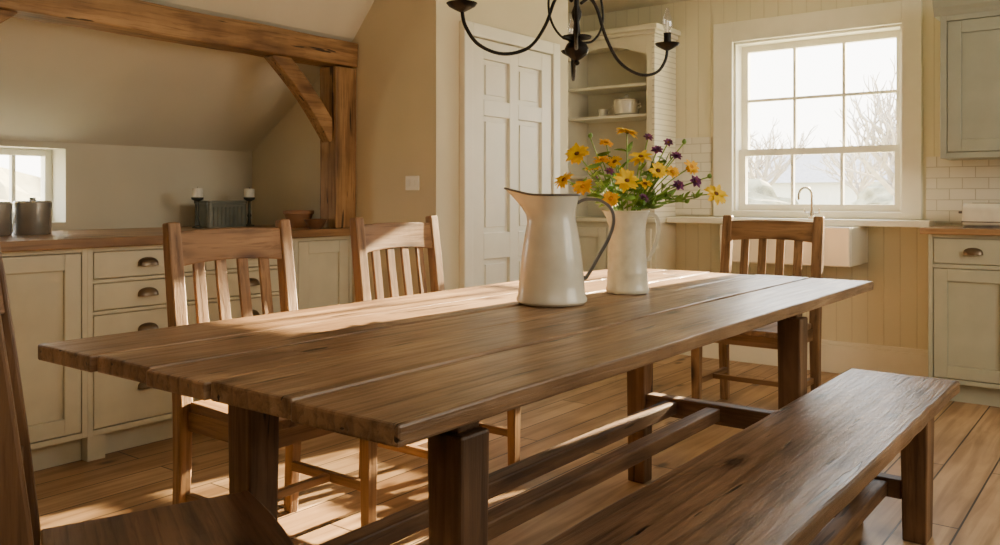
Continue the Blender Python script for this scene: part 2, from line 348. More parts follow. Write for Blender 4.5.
# ------------------------------------------------------------------ timber frame
tf = thing('timber_frame', 'golden oak roof beam with post and curved braces above the left worktop', 'timber frame', (-3.45, 3.1, .905))
def loc(mb, o=(-3.45, 3.1, .905)):
    bmesh.ops.translate(mb.bm, vec=-Vector(o), verts=mb.bm.verts[:]); return mb
def wavy(mb, a=.004, f=5):
    for v in mb.bm.verts: v.co += noise.noise_vector(v.co*f)*a
    return mb
def longbox(x0, x1, y0, y1, z0, z1, n=14):
    return MB().sweep([((x0+x1)/2, y0+(y1-y0)*i/n, (z0+z1)/2) for i in range(n+1)], x1-x0, z1-z0, (1,0,0))
obj('beam', loc(wavy(longbox(-3.53, -3.38, YR+.01, YE-.006, 1.765, 1.895, 40), .009, 3.5)), M['beamy'], tf, bevel=.008)
obj('post', loc(wavy(MB().sweep([(-3.455, 3.12, .907+(.85)*i/8) for i in range(9)], .13, .145, (1,0,0)), .005)), M['beamz'], tf, bevel=.008)
def brace(ya, za, yb, zb, sag):
    pts = []
    for i in range(9):
        t = i/8; y = ya+(yb-ya)*t; z = za+(zb-za)*t
        n_ = Vector((0, -(zb-za), yb-ya)).normalized(); pts.append((-3.455, y+n_.y*sag*math.sin(PI*t), z+n_.z*sag*math.sin(PI*t)))
    obj('brace', loc(MB().sweep(pts, .07, .085, (1,0,0))), M['beamy'], tf, bevel=.006)
brace(2.69, 1.79, 3.07, 1.38, .02); brace(1.46, 1.80, .95, 1.33, -.02)
obj('post', loc(wavy(MB().sweep([(-3.455, .88, .907+(.85)*i/8) for i in range(9)], .13, .145, (1,0,0)), .005)), M['beamz'], tf, bevel=.008)

# ------------------------------------------------------------------ cabinets
def pull(parent, x, y, z, wd=.046):
    b = MB(); n, m_ = 14, 7; g = []
    for i in range(n+1):
        th = PI*i/n; row = []
        for j in range(m_+1):
            ph = PI/2*j/m_; sx = math.sin(th)**.6
            row.append(b.bm.verts.new((x+wd*math.cos(th), y-.001-.028*sx*math.cos(ph), z-.016+.036*sx*math.sin(ph))))
        g.append(row)
    for i in range(n):
        for j in range(m_): b.bm.faces.new((g[i][j], g[i+1][j], g[i+1][j+1], g[i][j+1]))
    bmesh.ops.remove_doubles(b.bm, verts=b.bm.verts[:], dist=.0002)
    obj('cup_pull', b, M['bronze'], parent, smooth=True)
def panel(mb, x0, x1, z0, z1, y=0, st=.065, t=.02, rec=.012):
    mb.box(x0, x0+st, y, y+t, z0, z1).box(x1-st, x1, y, y+t, z0, z1).box(x0+st, x1-st, y, y+t, z0, z0+st).box(x0+st, x1-st, y, y+t, z1-st, z1)
    mb.box(x0+st, x1-st, y+rec, y+t, z0+st, z1-st); return mb
def cabinet(name, label, group, locn, rotz, wdt, dep, h, kind, mat, foot=.10, pulls=True):
    t = thing(name, label, 'cabinet', locn, rotz, group)
    f = .022; z0 = foot
    body = MB().box(0, wdt, .021, dep, z0, h)
    body.box(0, f, 0, .021, z0, h).box(wdt-f, wdt, 0, .021, z0, h).box(f, wdt-f, 0, .021, z0, z0+f).box(f, wdt-f, 0, .021, h-f*.8, h)
    if kind == 'mixed': body.box(f, wdt-f, 0, .021, h-.175, h-.155)
    if kind == 'drawers':
        zz = h-f*.8
        hs = [.115, .115, .16, None]; edges = []
        for q in hs:
            lo = z0+f if q is None else zz-q
            edges.append((lo, zz)); zz = lo-.014
            if q is not None: body.box(f, wdt-f, 0, .021, zz, lo)
    obj('body', body, mat, t, bevel=.0015)
    if foot:
        obj('plinth', MB().box(0.002, wdt-.002, .05, dep-.02, 0, foot).box(.002, .075, .004, .05, 0, foot), mat, t)
    g = .004
    if kind == 'door':
        obj('door', panel(MB(), f+g, wdt-f-g, z0+f+g, h-f*.8-g), mat, t, bevel=.003)
    elif kind == 'drawers':
        for lo, hi in edges:
            d = obj('drawer', MB().box(f+g, wdt-f-g, 0, .02, lo+g, hi-g), mat, t, bevel=.003)
            pull(d, wdt/2, 0, (lo+hi)/2+.004)
    elif kind == 'mixed':
        d = obj('drawer', MB().box(f+g, wdt-f-g, 0, .02, h-.155+g, h-f*.8-g), mat, t, bevel=.003); pull(d, wdt/2, 0, h-.085)
        obj('door', panel(MB(), f+g, wdt-f-g, z0+f+g, h-.175-g), mat, t, bevel=.003)
    return t
XC = -3.42
LG = 'painted base cabinets under the long worktop'
cabinet('base_cabinet', 'cream base cabinet outermost on the long run, beyond the left edge unit', LG, (XC, .57, 0), PI/2, .58, .84, .865, 'door', M['cabw'])
cabinet('base_cabinet', 'cream base cabinet with one tall recessed panel door, left of the drawer stacks', LG, (XC, 1.15, 0), PI/2, .60, .84, .865, 'door', M['cabw'])
cabinet('base_cabinet', 'cream four-drawer cabinet with cup pulls, next to the panel door cabinet', LG, (XC, 1.75, 0), PI/2, .52, .84, .865, 'drawers', M['cabw'])
cabinet('base_cabinet', 'cream drawer cabinet mostly hidden behind the nearest side chair back', LG, (XC, 2.27, 0), PI/2, .53, .84, .865, 'drawers', M['cabw'])
cabinet('base_cabinet', 'narrow cream door cabinet at the worktop end below the timber post', LG, (XC, 2.80, 0), PI/2, .39, .84, .865, 'door', M['cabw'])
tag(obj('worktop', longbox(XL+.004, XC+.04, .55, YE-.004, .8655, .905, 6), M['wtop'], bevel=.004), 'long oak worktop with canisters and candlesticks under the beam', 'worktop')
RG = 'sage base cabinets on the window wall'
cabinet('base_cabinet', 'sage green cabinet with one drawer over a panel door, right of the sink', RG, (-.94, 4.97, 0), 0, .42, .42, .875, 'mixed', M['cab'])
cabinet('base_cabinet', 'sage green drawer and door cabinet further right, beyond the toaster', RG, (-.51, 4.97, 0), 0, .55, .42, .875, 'mixed', M['cab'])
tag(obj('worktop', MB().box(-.975, .06, 4.94, YB-.014, .8755, .907), M['wtopx'], bevel=.004), 'short oak worktop carrying the cream toaster', 'worktop')
wc = thing('wall_cabinet', 'grey-green wall cabinet with panel door and cornice, upper right of window', 'cabinet', (-.90, 5.07, 1.275))
obj('body', MB().box(0, .46, .021, .329, 0, .76).box(0, .03, 0, .021, 0, .76).box(.43, .46, 0, .021, 0, .76).box(.03, .43, 0, .021, 0, .03).box(.03, .43, 0, .021, .73, .76), M['cabg'], wc, bevel=.002)
obj('door', panel(MB(), .034, .426, .034, .726), M['cabg'], wc, bevel=.003)
obj('cornice', MB().prism([(.329, .76), (0, .76), (-.012, .78), (-.03, .80), (-.045, .83), (-.045, .845), (.329, .845)], 'x', -.03, .46), M['cabg'], wc)
wd2 = thing('wall_cabinet', 'second grey-green wall cabinet, rightmost on the window wall', 'cabinet', (-.435, 5.07, 1.275))
obj('body', MB().box(0, .5, .021, .329, 0, .76).box(0, .03, 0, .021, 0, .76).box(.47, .5, 0, .021, 0, .76).box(.03, .47, 0, .021, 0, .03).box(.03, .47, 0, .021, .73, .76), M['cabg'], wd2, bevel=.002)
obj('door', panel(MB(), .034, .466, .034, .726), M['cabg'], wd2, bevel=.003)
obj('cornice', MB().prism([(.329, .76), (0, .76), (-.012, .78), (-.03, .80), (-.045, .83), (-.045, .845), (.329, .845)], 'x', 0, .5), M['cabg'], wd2)

# dresser
dr = thing('dresser', 'tall cream built-in dresser with open shelves, between the door and the window', 'dresser', (-3.32, 5.08, 0))
dw, dd, dh = .73, .315, 2.14
obj('body', MB().box(0, dw, .02, dd, 0, .90).box(0, .04, 0, dd, .93, dh).box(.04, dw-.02, dd-.02, dd, .93, dh).box(.04, dw-.02, .01, dd-.02, dh-.03, dh).box(dw-.06, dw-.02, 0, .025, .93, dh).box(.04,.05,0,.02,0,.9), M['dress'], dr, bevel=.002)
obj('side_panel', MB().box(dw-.02, dw, 0, dd, .93, dh), M['beady'], dr)
obj('counter', MB().box(-.01, dw+.02, -.03, dd, .9, .93), M['dress'], dr, bevel=.004)
for z in (1.22, 1.625, 1.83): obj('shelf', MB().box(.041, dw-.021, .025, dd-.021, z-.02, z), M['trim'], dr, bevel=.002)
arch = [(.04, dh), (.04, dh-.13)]+[(.04+(dw-.1)*i/12, dh-.13+.075*math.sin(PI*i/12)) for i in range(1, 12)]+[(dw-.06, dh-.13), (dw-.06, dh)]
obj('valance', MB().prism(arch, 'y', 0, .02), M['dress'], dr)
obj('cornice', MB().box(-.01, dw+.02, -.03, dd, dh, dh+.025).box(-.03, dw+.04, -.05, dd, dh+.025, dh+.06), M['dress'], dr, bevel=.006)
obj('door', panel(MB(), .03, dw/2-.003, .08, .86), M['dress'], dr, bevel=.003); obj('door', panel(MB(), dw/2+.003, dw-.03, .08, .86), M['dress'], dr, bevel=.003)
def lathe_thing(name, label, cat, p, prof, mat, seg=28, group=None):
    o = obj(name, MB().lathe(prof, seg=seg), mat, smooth=True, loc=p); return tag(o, label, cat, group)
pot = thing('lidded_pot', 'white lidded pot on the middle dresser shelf', 'pot', (-2.865, 5.2, 1.625)); pot.scale = (1.15, 1.15, 1.12)
obj('body', MB().lathe([(.055, 0), (.072, .012), (.078, .05), (.075, .085), (.07, .085), (.068, .03), (.001, .02)]), M['ceramic'], pot, smooth=True)
obj('lid', MB().lathe([(.074, .086), (.076, .094), (.05, .106), (.015, .112), (.010, .118), (.014, .128), (.001, .132)]), M['ceramic'], pot, smooth=True)
for s in (-1, 1): obj('handle', MB().tube([(s*.072, 0, .065), (s*.098, 0, .068), (s*.098, 0, .05), (s*.074, 0, .042)], .006), M['ceramic'], pot, smooth=True)
cup = thing('cup', 'small white cup beside the lidded pot on the dresser shelf', 'cup', (-3.05, 5.2, 1.625))
obj('body', MB().lathe([(.022, 0), (.03, .01), (.038, .055), (.034, .055), (.026, .015), (.001, .01)]), M['ceramic'], cup, smooth=True)
obj('handle', MB().tube([(.034, 0, .045), (.055, 0, .04), (.052, 0, .02), (.03, 0, .016)], .004), M['ceramic'], cup, smooth=True)

# sink, ledge, tap
sk = MB(); sx0_, sx1_, sy0, sy1, z0, z1, tk = -2.11, -1.345, 5.0, YB, .675, .9, .028
sk.box(sx0_, sx1_, sy0, sy0+tk, z0, z1).box(sx0_, sx1_, sy1-tk, sy1, z0, z1).box(sx0_, sx0_+tk, sy0+tk, sy1-tk, z0, z1).box(sx1_-tk, sx1_, sy0+tk, sy1-tk, z0, z1).box(sx0_+tk, sx1_-tk, sy0+tk, sy1-tk, z0, z0+tk)
tag(obj('sink', sk, M['ceramic'], bevel=.008), 'cream ceramic butler sink fixed to the wall under the window', 'sink')
tag(obj('ledge', MB().box(-2.565, -.98, 5.2, YB-.032, .9005, .938), M['trim'], bevel=.004), 'long cream ledge below the window behind the sink', 'ledge')
tp = thing('tap', 'swan-neck nickel tap standing on the ledge over the sink', 'tap', (-1.64, 5.28, .938))
obj('base', MB().lathe([(.022, 0), (.022, .01), (.012, .02), (.011, .05), (.001, .05)], seg=16), M['chrome'], tp, smooth=True)
obj('spout', MB().tube([(0, 0, .04), (0, 0, .14)]+[(-.025+.025*math.cos(a), -.045+.045*math.cos(a), .14+.05*math.sin(a)) for a in [PI*i/10 for i in range(1, 11)]]+[(-.05, -.09, .115)], .0075, 10), M['chrome'], tp, smooth=True)
for s in (-1, 1): obj('handle', MB().tube([(0, 0, .03), (s*.04, 0, .035), (s*.045, 0, .06)], .005), M['chrome'], tp, smooth=True)

# toaster
bb = thing('toaster', 'cream toaster with dark base on the short worktop under the tiles', 'toaster', (-.645, 5.14, .907))
def rbox(x0, x1, y0, y1, z0, z1, r=.03, n=5):
    poly = []
    for cx, cy_, a0 in ((x1-r, y1-r, 0), (x0+r, y1-r, PI/2), (x0+r, y0+r, PI), (x1-r, y0+r, 1.5*PI)):
        for i in range(n+1): a = a0+PI/2*i/n; poly.append((cx+r*math.cos(a), cy_+r*math.sin(a)))
    return MB().prism(poly, 'z', z0, z1)
obj('base', rbox(-.15, .15, -.082, .082, 0, .014), M['grey'], bb, smooth=True)
prof = [(-.085, .0145), (-.088, .06)]+[(-.088+.035-.035*math.cos(a), .095+.035*math.sin(a)) for a in [PI/2*i/6 for i in range(7)]]
prof += [(-p[0], p[1]) for p in prof[::-1]]
obj('body', MB().prism(prof, 'x', -.15, .15), M['enamel'], bb, bevel=.012)
for y in (-.028, .028): obj('slot', rbox(-.11, .11, y-.012, y+.012, .1302, .1325, .008), M['grey'], bb)
obj('lever', MB().box(-.178, -.152, -.014, .014, .075, .088), M['grey'], bb, bevel=.003)
obj('trim_band', MB().box(-.151, .151, -.0895, -.0865, .03, .036), M['grey'], bb)

# items on the long worktop
def canister(label, p, s):
    t = thing('canister', label, 'canister', p, 0, 'metal canisters by the small window')
    obj('body', MB().lathe([(.072*s, 0), (.075*s, .004), (.075*s, .13*s), (.071*s, .132*s), (.001, .132*s)]), M['steel'], t, smooth=True)
    obj('lid', MB().lathe([(.077*s, .118*s), (.078*s, .14*s), (.07*s, .148*s), (.02*s, .150*s), (.012*s, .154*s), (.014*s, .162*s), (.001, .164*s)]), M['steel'], t, smooth=True)
canister('larger metal canister with lid, right one by the small window', (-3.93, 1.765, .905), 1.0)
canister('metal canister with lid, left one by the small window', (-3.93, 1.60, .905), .98)
yc = 2.83; xc = -4.08
tb = thing('tin_box', 'ribbed grey-green tin box between the two candlesticks', 'box', (xc, yc, .905))
obj('body', rbox(-.07, .07, -.125, .125, 0, .128, .02), M['tin'], tb, smooth=True)
bm_ = MB()
for i in range(8): bm_.box(.0705, .075, -.095+i*.0255, -.083+i*.0255, .01, .112)
obj('ribs', bm_, M['tin'], tb, bevel=.001)
obj('lid', rbox(-.075, .075, -.128, .128, .129, .145, .022), M['tin'], tb, smooth=True)
for i, y in enumerate((yc-.165, yc+.165)):
    t = thing('candlestick', ('dark metal candlestick with ivory candle left of the tin box', 'dark metal candlestick with ivory candle right of the tin box')[i], 'candlestick', (xc+.03, y, .905), 0, 'candlesticks on the worktop')
    obj('stand', MB().lathe([(.028, 0), (.028, .006), (.012, .014), (.008, .05), (.012, .06), (.007, .075), (.008, .14), (.03, .152), (.032, .163), (.001, .163)], seg=20), M['tind'], t, smooth=True)
    obj('candle', MB().lathe([(.028, .164), (.028, .206), (.025, .212), (.001, .21)], seg=20), M['candle'], t, smooth=True)
    obj('wick', MB().tube([(0, 0, .21), (.001, 0, .219)], .0012, 5), M['iron'], t)
lathe_thing('bowl', 'terracotta bowl with rim on the worktop, left of the timber post', 'bowl', (-3.68, 3.04, .905), [(.05, 0), (.055, .005), (.075, .07), (.082, .075), (.082, .092), (.072, .092), (.05, .012), (.001, .01)], M['terra'])
lathe_thing('bowl', 'low dark wooden bowl on the worktop in front of the terracotta bowl', 'bowl', (-3.455, 2.965, .905), [(.03, 0), (.034, .005), (.062, .05), (.055, .05), (.025, .012), (.001, .01)], M['brown'])
sw = PX(413, 183, 3.2/(.7962+.605*(-87/F)))
s_ = thing('light_switch', 'cream double light switch on the wall beside the door', 'light switch', (sw.x, YE, sw.z))
obj('plate', MB().box(-.046, .046, -.009, -.0005, -.037, .037), M['plastic'], s_, bevel=.003)
for x in (-.02, .02): obj('rocker', MB().box(x-.009, x+.009, -.013, -.0085, -.016, .016), M['plastic'], s_, bevel=.001)

# ------------------------------------------------------------------ table
TX0, TX1, TY0, TY1, TZ = -1.885, -.82, .85, 3.38, .76
tb = thing('dining_table', 'long worn oak farmhouse table with thick planks and square legs', 'table', ((TX0+TX1)/2, (TY0+TY1)/2, 0))
TO = Vector(tb.location)
def tl(mb): return loc(mb, TO)
def planks(x0, x1, y0, y1, z0, z1, widths, ends, seed):
    random.seed(seed); b = MB(); tot = sum(widths); x = x0; n = 60
    for q, w_ in enumerate(widths):
        xa = x; xb = x+(x1-x0)*w_/tot; x = xb; a0 = y0+ends[q]; a1 = y1-random.uniform(0, .014 if len(widths) > 1 else 0); dz_ = random.uniform(-.0035, 0)
        rows = []
        for i in range(n+1):
            y = a0+(a1-a0)*i/n
            e0 = xa+.0030+.0045*max(0, noise.noise(Vector((xa*7, y*9, seed)))); e1 = xb-.0030-.0045*max(0, noise.noise(Vector((xb*7, y*9, seed+9)))); zt = z1+dz_+noise.noise(Vector((xa*9, y*2.2, seed)))*.003
            rows.append([b.bm.verts.new(p) for p in ((e0, y, z0), (e1, y, z0), (e1, y, zt), (e0, y, zt))])
        for r0, r1 in zip(rows, rows[1:]):
            for k in range(4): b.bm.faces.new((r0[k], r0[(k+1) % 4], r1[(k+1) % 4], r1[k]))
        b.bm.faces.new(rows[0][::-1]); b.bm.faces.new(rows[-1])
    return b
obj('tabletop', tl(planks(TX0, TX1, TY0, TY1, TZ-.036, TZ, [1.15, 1, .95, 1.1, 1.2], [.004, .014, .002, .009, .002], 3)), M['tabley'], tb, bevel=.005)
lx = (-1.54, -.965); ly = (1.15, 2.90)
for x in lx:
    for y in ly:
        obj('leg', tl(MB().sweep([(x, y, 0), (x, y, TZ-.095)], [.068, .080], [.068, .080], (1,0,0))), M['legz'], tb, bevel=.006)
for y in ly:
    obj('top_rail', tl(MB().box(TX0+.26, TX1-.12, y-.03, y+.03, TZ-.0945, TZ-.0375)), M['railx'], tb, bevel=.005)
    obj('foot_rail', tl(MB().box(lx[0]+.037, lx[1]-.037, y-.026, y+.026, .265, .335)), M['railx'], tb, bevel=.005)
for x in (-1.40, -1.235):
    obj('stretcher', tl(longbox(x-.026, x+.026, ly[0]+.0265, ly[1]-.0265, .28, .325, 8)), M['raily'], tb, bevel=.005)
# ------------------------------------------------------------------ bench
BX0, BX1, BY0, BY1, BZ = -.862, -.505, .80, 3.2, .46
bn = thing('bench', 'long dark worn plank bench drawn up beside the table', 'bench', ((BX0+BX1)/2, (BY0+BY1)/2, 0)); TO = Vector(bn.location)
obj('seat', tl(planks(BX0, BX1, BY0, BY1, BZ-.042, BZ, [1], [0], 8)), M['bench'], bn, bevel=.008)
for y in (1.1, 2.93):
    for x, s in ((-.79, -1), (-.585, 1)):
        obj('leg', tl(MB().sweep([(x, y, 0), (x, y, BZ-.0435)], [.07, .08], [.09, .11], (1,0,0))), M['legz'], bn, bevel=.005)
    obj('foot_rail', tl(MB().box(-.749, -.626, y-.025, y+.025, .12, .18)), M['railx'], bn, bevel=.004)
obj('stretcher', tl(longbox(-.71, -.665, 1.126, 2.904, .128, .172, 8)), M['raily'], bn, bevel=.004)

# ------------------------------------------------------------------ chairs (local: faces +Y)
def make_chair(label, mz, mx, my, locn, rotz):
    t = thing('dining_chair', label, 'chair', locn, rotz, 'dining chairs around the table')
    hw = .210
    b = MB(); n = 10; top = []; bot = []
    for i in range(n+1):
        y = -.175+.385*i/n; w_ = .2+.03*i/n; rt = []; rb = []
        for j in range(n+1):
            x = -w_+2*w_*j/n; yy = y
            if i == n: yy = y+.012*(1-(x/w_)**2)
            dd_ = .009*math.sin(PI*j/n)*math.sin(PI*i/n)
            rt.append(b.bm.verts.new((x, yy, .455-dd_))); rb.append(b.bm.verts.new((x, yy, .428)))
        top.append(rt); bot.append(rb)
    for i in range(n):
        for j in range(n):
            b.bm.faces.new((top[i][j], top[i][j+1], top[i+1][j+1], top[i+1][j])); b.bm.faces.new((bot[i][j], bot[i+1][j], bot[i+1][j+1], bot[i][j+1]))
        b.bm.faces.new((top[i][0], top[i+1][0], bot[i+1][0], bot[i][0])); b.bm.faces.new((top[i][n], bot[i][n], bot[i+1][n], top[i+1][n]))
    for j in range(n):
        b.bm.faces.new((top[0][j], bot[0][j], bot[0][j+1], top[0][j+1])); b.bm.faces.new((top[n][j], top[n][j+1], bot[n][j+1], bot[n][j]))
    obj('seat', b, my, t, bevel=.004)
    def yb(z): return -.198-.060*max(0, (z-.45)/.53)**1.1
    for s in (-1, 1):
        obj('leg', MB().sweep([(s*.197, .175, 0), (s*.197, .175, .427)], [.034, .042], [.034, .042], (1,0,0)), mz, t, bevel=.003)
        pts = [(s*hw, -.215, 0), (s*hw, -.2, .25), (s*hw, -.198, .45)]+[(s*hw, yb(z), z) for z in (.62, .80, .93, .992)]
        obj('post', MB().sweep(pts, [.036, .040, .044, .045, .045, .045, .042], [.036, .042, .046, .044, .041, .038, .034], (1,0,0)), mz, t, bevel=.005)
        obj('apron', MB().box(s*.197-.009, s*.197+.009, -.174, .153, .37, .427), my, t)
        obj('side_stretcher', MB().box(s*.197-.011, s*.197+.011, -.182, .158, .15, .18), my, t, bevel=.002)
    obj('apron', MB().box(-.175, .175, .166, .184, .37, .427), mx, t); obj('apron', MB().box(-.186, .186, -.205, -.187, .37, .427), mx, t)
    obj('cross_stretcher', MB().box(-.185, .185, -.012, .012, .153, .177), mx, t, bevel=.002)
    b = MB(); n = 12; R = []
    for i in range(n+1):
        u = -1+2*i/n; x = u*(hw-.020); bow = -.010*(1-u*u); zt = .964+.006*(1-u*u); zb = .858+.012*(1-u*u)
        R.append([b.bm.verts.new((x, yb(z)+bow+o, z)) for z, o in ((zb, -.012), (zb, .012), (zt, .011), (zt, -.011))])
    for r0, r1 in zip(R, R[1:]):
        for k in range(4): b.bm.faces.new((r0[k], r0[(k+1) % 4], r1[(k+1) % 4], r1[k]))
    b.bm.faces.new(R[0][::-1]); b.bm.faces.new(R[-1])
    obj('crest_rail', b, mx, t, bevel=.004)
    obj('lower_rail', MB().box(-.188, .188, yb(.6)-.010, yb(.6)+.010, .575, .618), mx, t, bevel=.003)
    for i in range(4):
        x = -.123+.082*i; bow = -.009*(1-(x/.187)**2)
        obj('slat', MB().sweep([(x, yb(.61), .612), (x, yb(.7)+bow*.5, .70), (x, yb(.8)+bow*.9, .80), (x, yb(.87)+bow, .873)], .038, .012, (1,0,0)), mz, t, bevel=.002)
    return t
ch = make_chair('honey oak slat-back chair on the far side, nearest the drawer stacks', M['cz'], M['cx'], M['cy'], (-2.12, 1.685, 0), -PI/2)
dup(ch, (-2.12, 2.45, 0), -PI/2, 'honey oak slat-back chair on the far side, right behind the larger pitcher end')
dup(ch, (-1.565, 4.13, 0), PI, 'slat-back chair at the table head under the window', scale=(1.13, 1, .98))
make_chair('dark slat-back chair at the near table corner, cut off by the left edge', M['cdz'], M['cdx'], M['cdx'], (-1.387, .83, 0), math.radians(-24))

# ------------------------------------------------------------------ pitchers
def pitcher(name, label, p, prof, spout_dir, spout, hz, handle, mat, hmat, rimr, hrim):
    t = thing(name, label, 'pitcher', p)
    def fn(r, z, a):
        k = max(0, (z-hz)/(hrim-hz)) if hrim > hz else 0
        da = math.atan2(math.sin(a-spout_dir), math.cos(a-spout_dir))
        g = math.exp(-(da/.46)**2)*k**1.6
        return r+spout*g, z+spout*.35*g
    inner = [(r-.004, z) for r, z in prof[::-1] if r > .01 and z > .01]+[(.001, .012)]
    obj('body', MB().lathe(prof+inner, seg=56, fn=fn), mat, t, smooth=True)
    rim = []
    for i in range(57):
        a = 2*PI*i/56; rr, zz = fn(rimr, hrim, a); rim.append((rr*math.cos(a), rr*math.sin(a), zz+.001))
    obj('rim', MB().tube(rim, .0035, 8), hmat, t, smooth=True)
    hd = spout_dir+PI; pts = [(r*math.cos(hd), r*math.sin(hd), z) for r, z in handle]
    sm = []
    V = [Vector(q) for q in pts]
    for i in range(len(V)-1):
        a, b_, c, d = V[max(i-1, 0)], V[i], V[i+1], V[min(i+2, len(V)-1)]
        for k in range(5):
            s = k/5; sm.append(.5*((2*b_)+(c-a)*s+(2*a-5*b_+4*c-d)*s*s+(3*b_-a-3*c+d)*s**3))
    sm.append(V[-1])
    side = (-math.sin(hd), math.cos(hd), 0)
    obj('handle', MB().sweep(sm, .02, .009, side), hmat, t, bevel=.003)
    return t
A0 = math.radians(37.23)
pitcher('pitcher', 'large cream enamel pitcher with wide base, dark rim and pointed spout', (-1.405, 2.10, TZ),
    [(.001, 0), (.098, 0), (.104, .006), (.104, .014), (.099, .022), (.096, .06), (.088, .14), (.079, .2), (.072, .235), (.069, .255), (.071, .275), (.078, .30), (.082, .315)],
    A0+PI, .056, .235, [(.074, .292), (.10, .303), (.14, .300), (.172, .278), (.182, .24), (.168, .19), (.14, .14), (.115, .095), (.098, .07), (.093, .078)], M['enamel'], M['grey'], .0815, .315)
VP = Vector((-1.36, 2.475, TZ))
pitcher('pitcher', 'tall slim cream enamel pitcher holding the bunch of flowers', tuple(VP),
    [(.001, 0), (.066, 0), (.070, .006), (.070, .012), (.067, .02), (.065, .06), (.0655, .065), (.064, .07), (.061, .12), (.058, .18), (.0588, .185), (.0578, .19), (.059, .215), (.063, .24), (.069, .262)],
    A0+PI, .012, .215, [(.062, .245), (.078, .254), (.094, .246), (.102, .22), (.098, .18), (.085, .14), (.069, .11), (.061, .105)], M['enamel2'], M['enamel2'], .0685, .262)

# ------------------------------------------------------------------ flowers
def frame(pos, nrm):
    z = Vector(nrm).normalized(); x = z.orthogonal().normalized(); y = z.cross(x)
    return Matrix(((x.x, y.x, z.x, pos.x), (x.y, y.y, z.y, pos.y), (x.z, y.z, z.z, pos.z), (0, 0, 0, 1)))
random.seed(21)
cam_dir = Vector((.605, -.796, 0))
def leaves(L0, lo, hi, n, t, l0=.03, l1=.06):
    for i in range(n):
        s = random.randint(lo, hi); p = L0[s]; d1 = Vector((random.uniform(-1, 1), random.uniform(-1, 1), random.uniform(-.1, .8))).normalized()
        obj('leaf', MB().leaf(frame(p, d1) @ Matrix.Rotation(-PI/2, 4, 'Y'), random.uniform(l0, l1), random.uniform(.010, .018), .3, 4, random.uniform(0, .018)), M['leaf'], t, smooth=True)
def flower(u, v, dd_, kind, label, R=.037, cat='flower'):
    hp = PX(u, v, 2.80+dd_)
    ang = random.uniform(0, 2*PI); base = VP+Vector((.022*math.cos(ang), .022*math.sin(ang), .03))
    off = hp-VP; off.z = 0; k = min(.042, off.length*.35); rimp = VP+(off.normalized()*k if off.length > .001 else Vector((0, 0, 0)))+Vector((0, 0, .27))
    grp = {'y': 'yellow daisies in the slim pitcher', 'o': 'yellow daisies in the slim pitcher', 'p': 'purple blooms in the slim pitcher', 'b': 'green buds in the slim pitcher'}[kind]
    t = thing({'y': 'daisy', 'o': 'daisy', 'p': 'purple_flower', 'b': 'flower_bud'}[kind], label, cat, tuple(base), 0, grp)
    P0, P1, P2 = base, rimp, hp
    mid = P1*.5+P2*.5+Vector((0, 0, .02)); pts = [P0, P0*.5+P1*.5]+[P1*(1-s)**2+mid*2*s*(1-s)+P2*s*s for s in [i/7 for i in range(8)]]
    nrm = (cam_dir*random.uniform(.4, 1.1)+Vector((0, 0, random.uniform(.2, .8)))+(hp-rimp).normalized()*.7+Vector((random.uniform(-.5, .5), random.uniform(-.5, .5), 0))).normalized()
    L0 = [p-base for p in pts]; obj('stem', MB().tube(L0, .0022, 6), M['stem'], t, smooth=True)
    fm = frame(hp-base, nrm)
    if kind in 'yo':
        b = MB(); n = random.randint(9, 12)
        for ring in range(2):
            for i in range(n):
                a = 2*PI*(i+ring*.5)/n+random.uniform(-.12, .12); r0 = .005
                m_ = fm @ Matrix.Rotation(a, 4, 'Z') @ Matrix.Translation((r0, 0, .001-ring*.002)) @ Matrix.Rotation(-random.uniform(-.1, .6)+ring*.1, 4, 'Y')
                b.leaf(m_, (R-r0)*random.uniform(.82, 1.08), R*.40, .3, 4, R*.14)
        obj('petals', b, M['yel' if kind == 'y' else 'orange'], t, smooth=True)
        b = MB().lathe([(.007, -.004), (.0085, 0), (.008, .004), (.005, .006), (.001, .007)], seg=14); b.bm.transform(fm)
        obj('flower_center', b, M['core' if kind == 'y' else 'ycore'], t, smooth=True)
    elif kind == 'p':
        b = MB()
        for ring in range(3):
            for i in range(6):
                m_ = fm @ Matrix.Rotation(2*PI*(i+ring*.4)/6, 4, 'Z') @ Matrix.Translation((.002, 0, .001)) @ Matrix.Rotation(-.1-ring*.45, 4, 'Y')
                b.leaf(m_, R*.62*(1-.12*ring), R*.42, .4, 3, 0)
        obj('petals', b, M['pur'], t, smooth=True)
        b = MB().lathe([(.004, 0), (.0045, .004), (.001, .007)], seg=10); b.bm.transform(fm); obj('flower_center', b, M['ycore'], t, smooth=True)
    else:
        b = MB().lathe([(.002, -.004), (.007, .0), (.008, .006), (.004, .013), (.001, .015)], seg=10); b.bm.transform(fm); obj('bud', b, M['leaf'], t, smooth=True)
    leaves(L0, 3, 7, random.randint(3, 4), t, .025, .05)
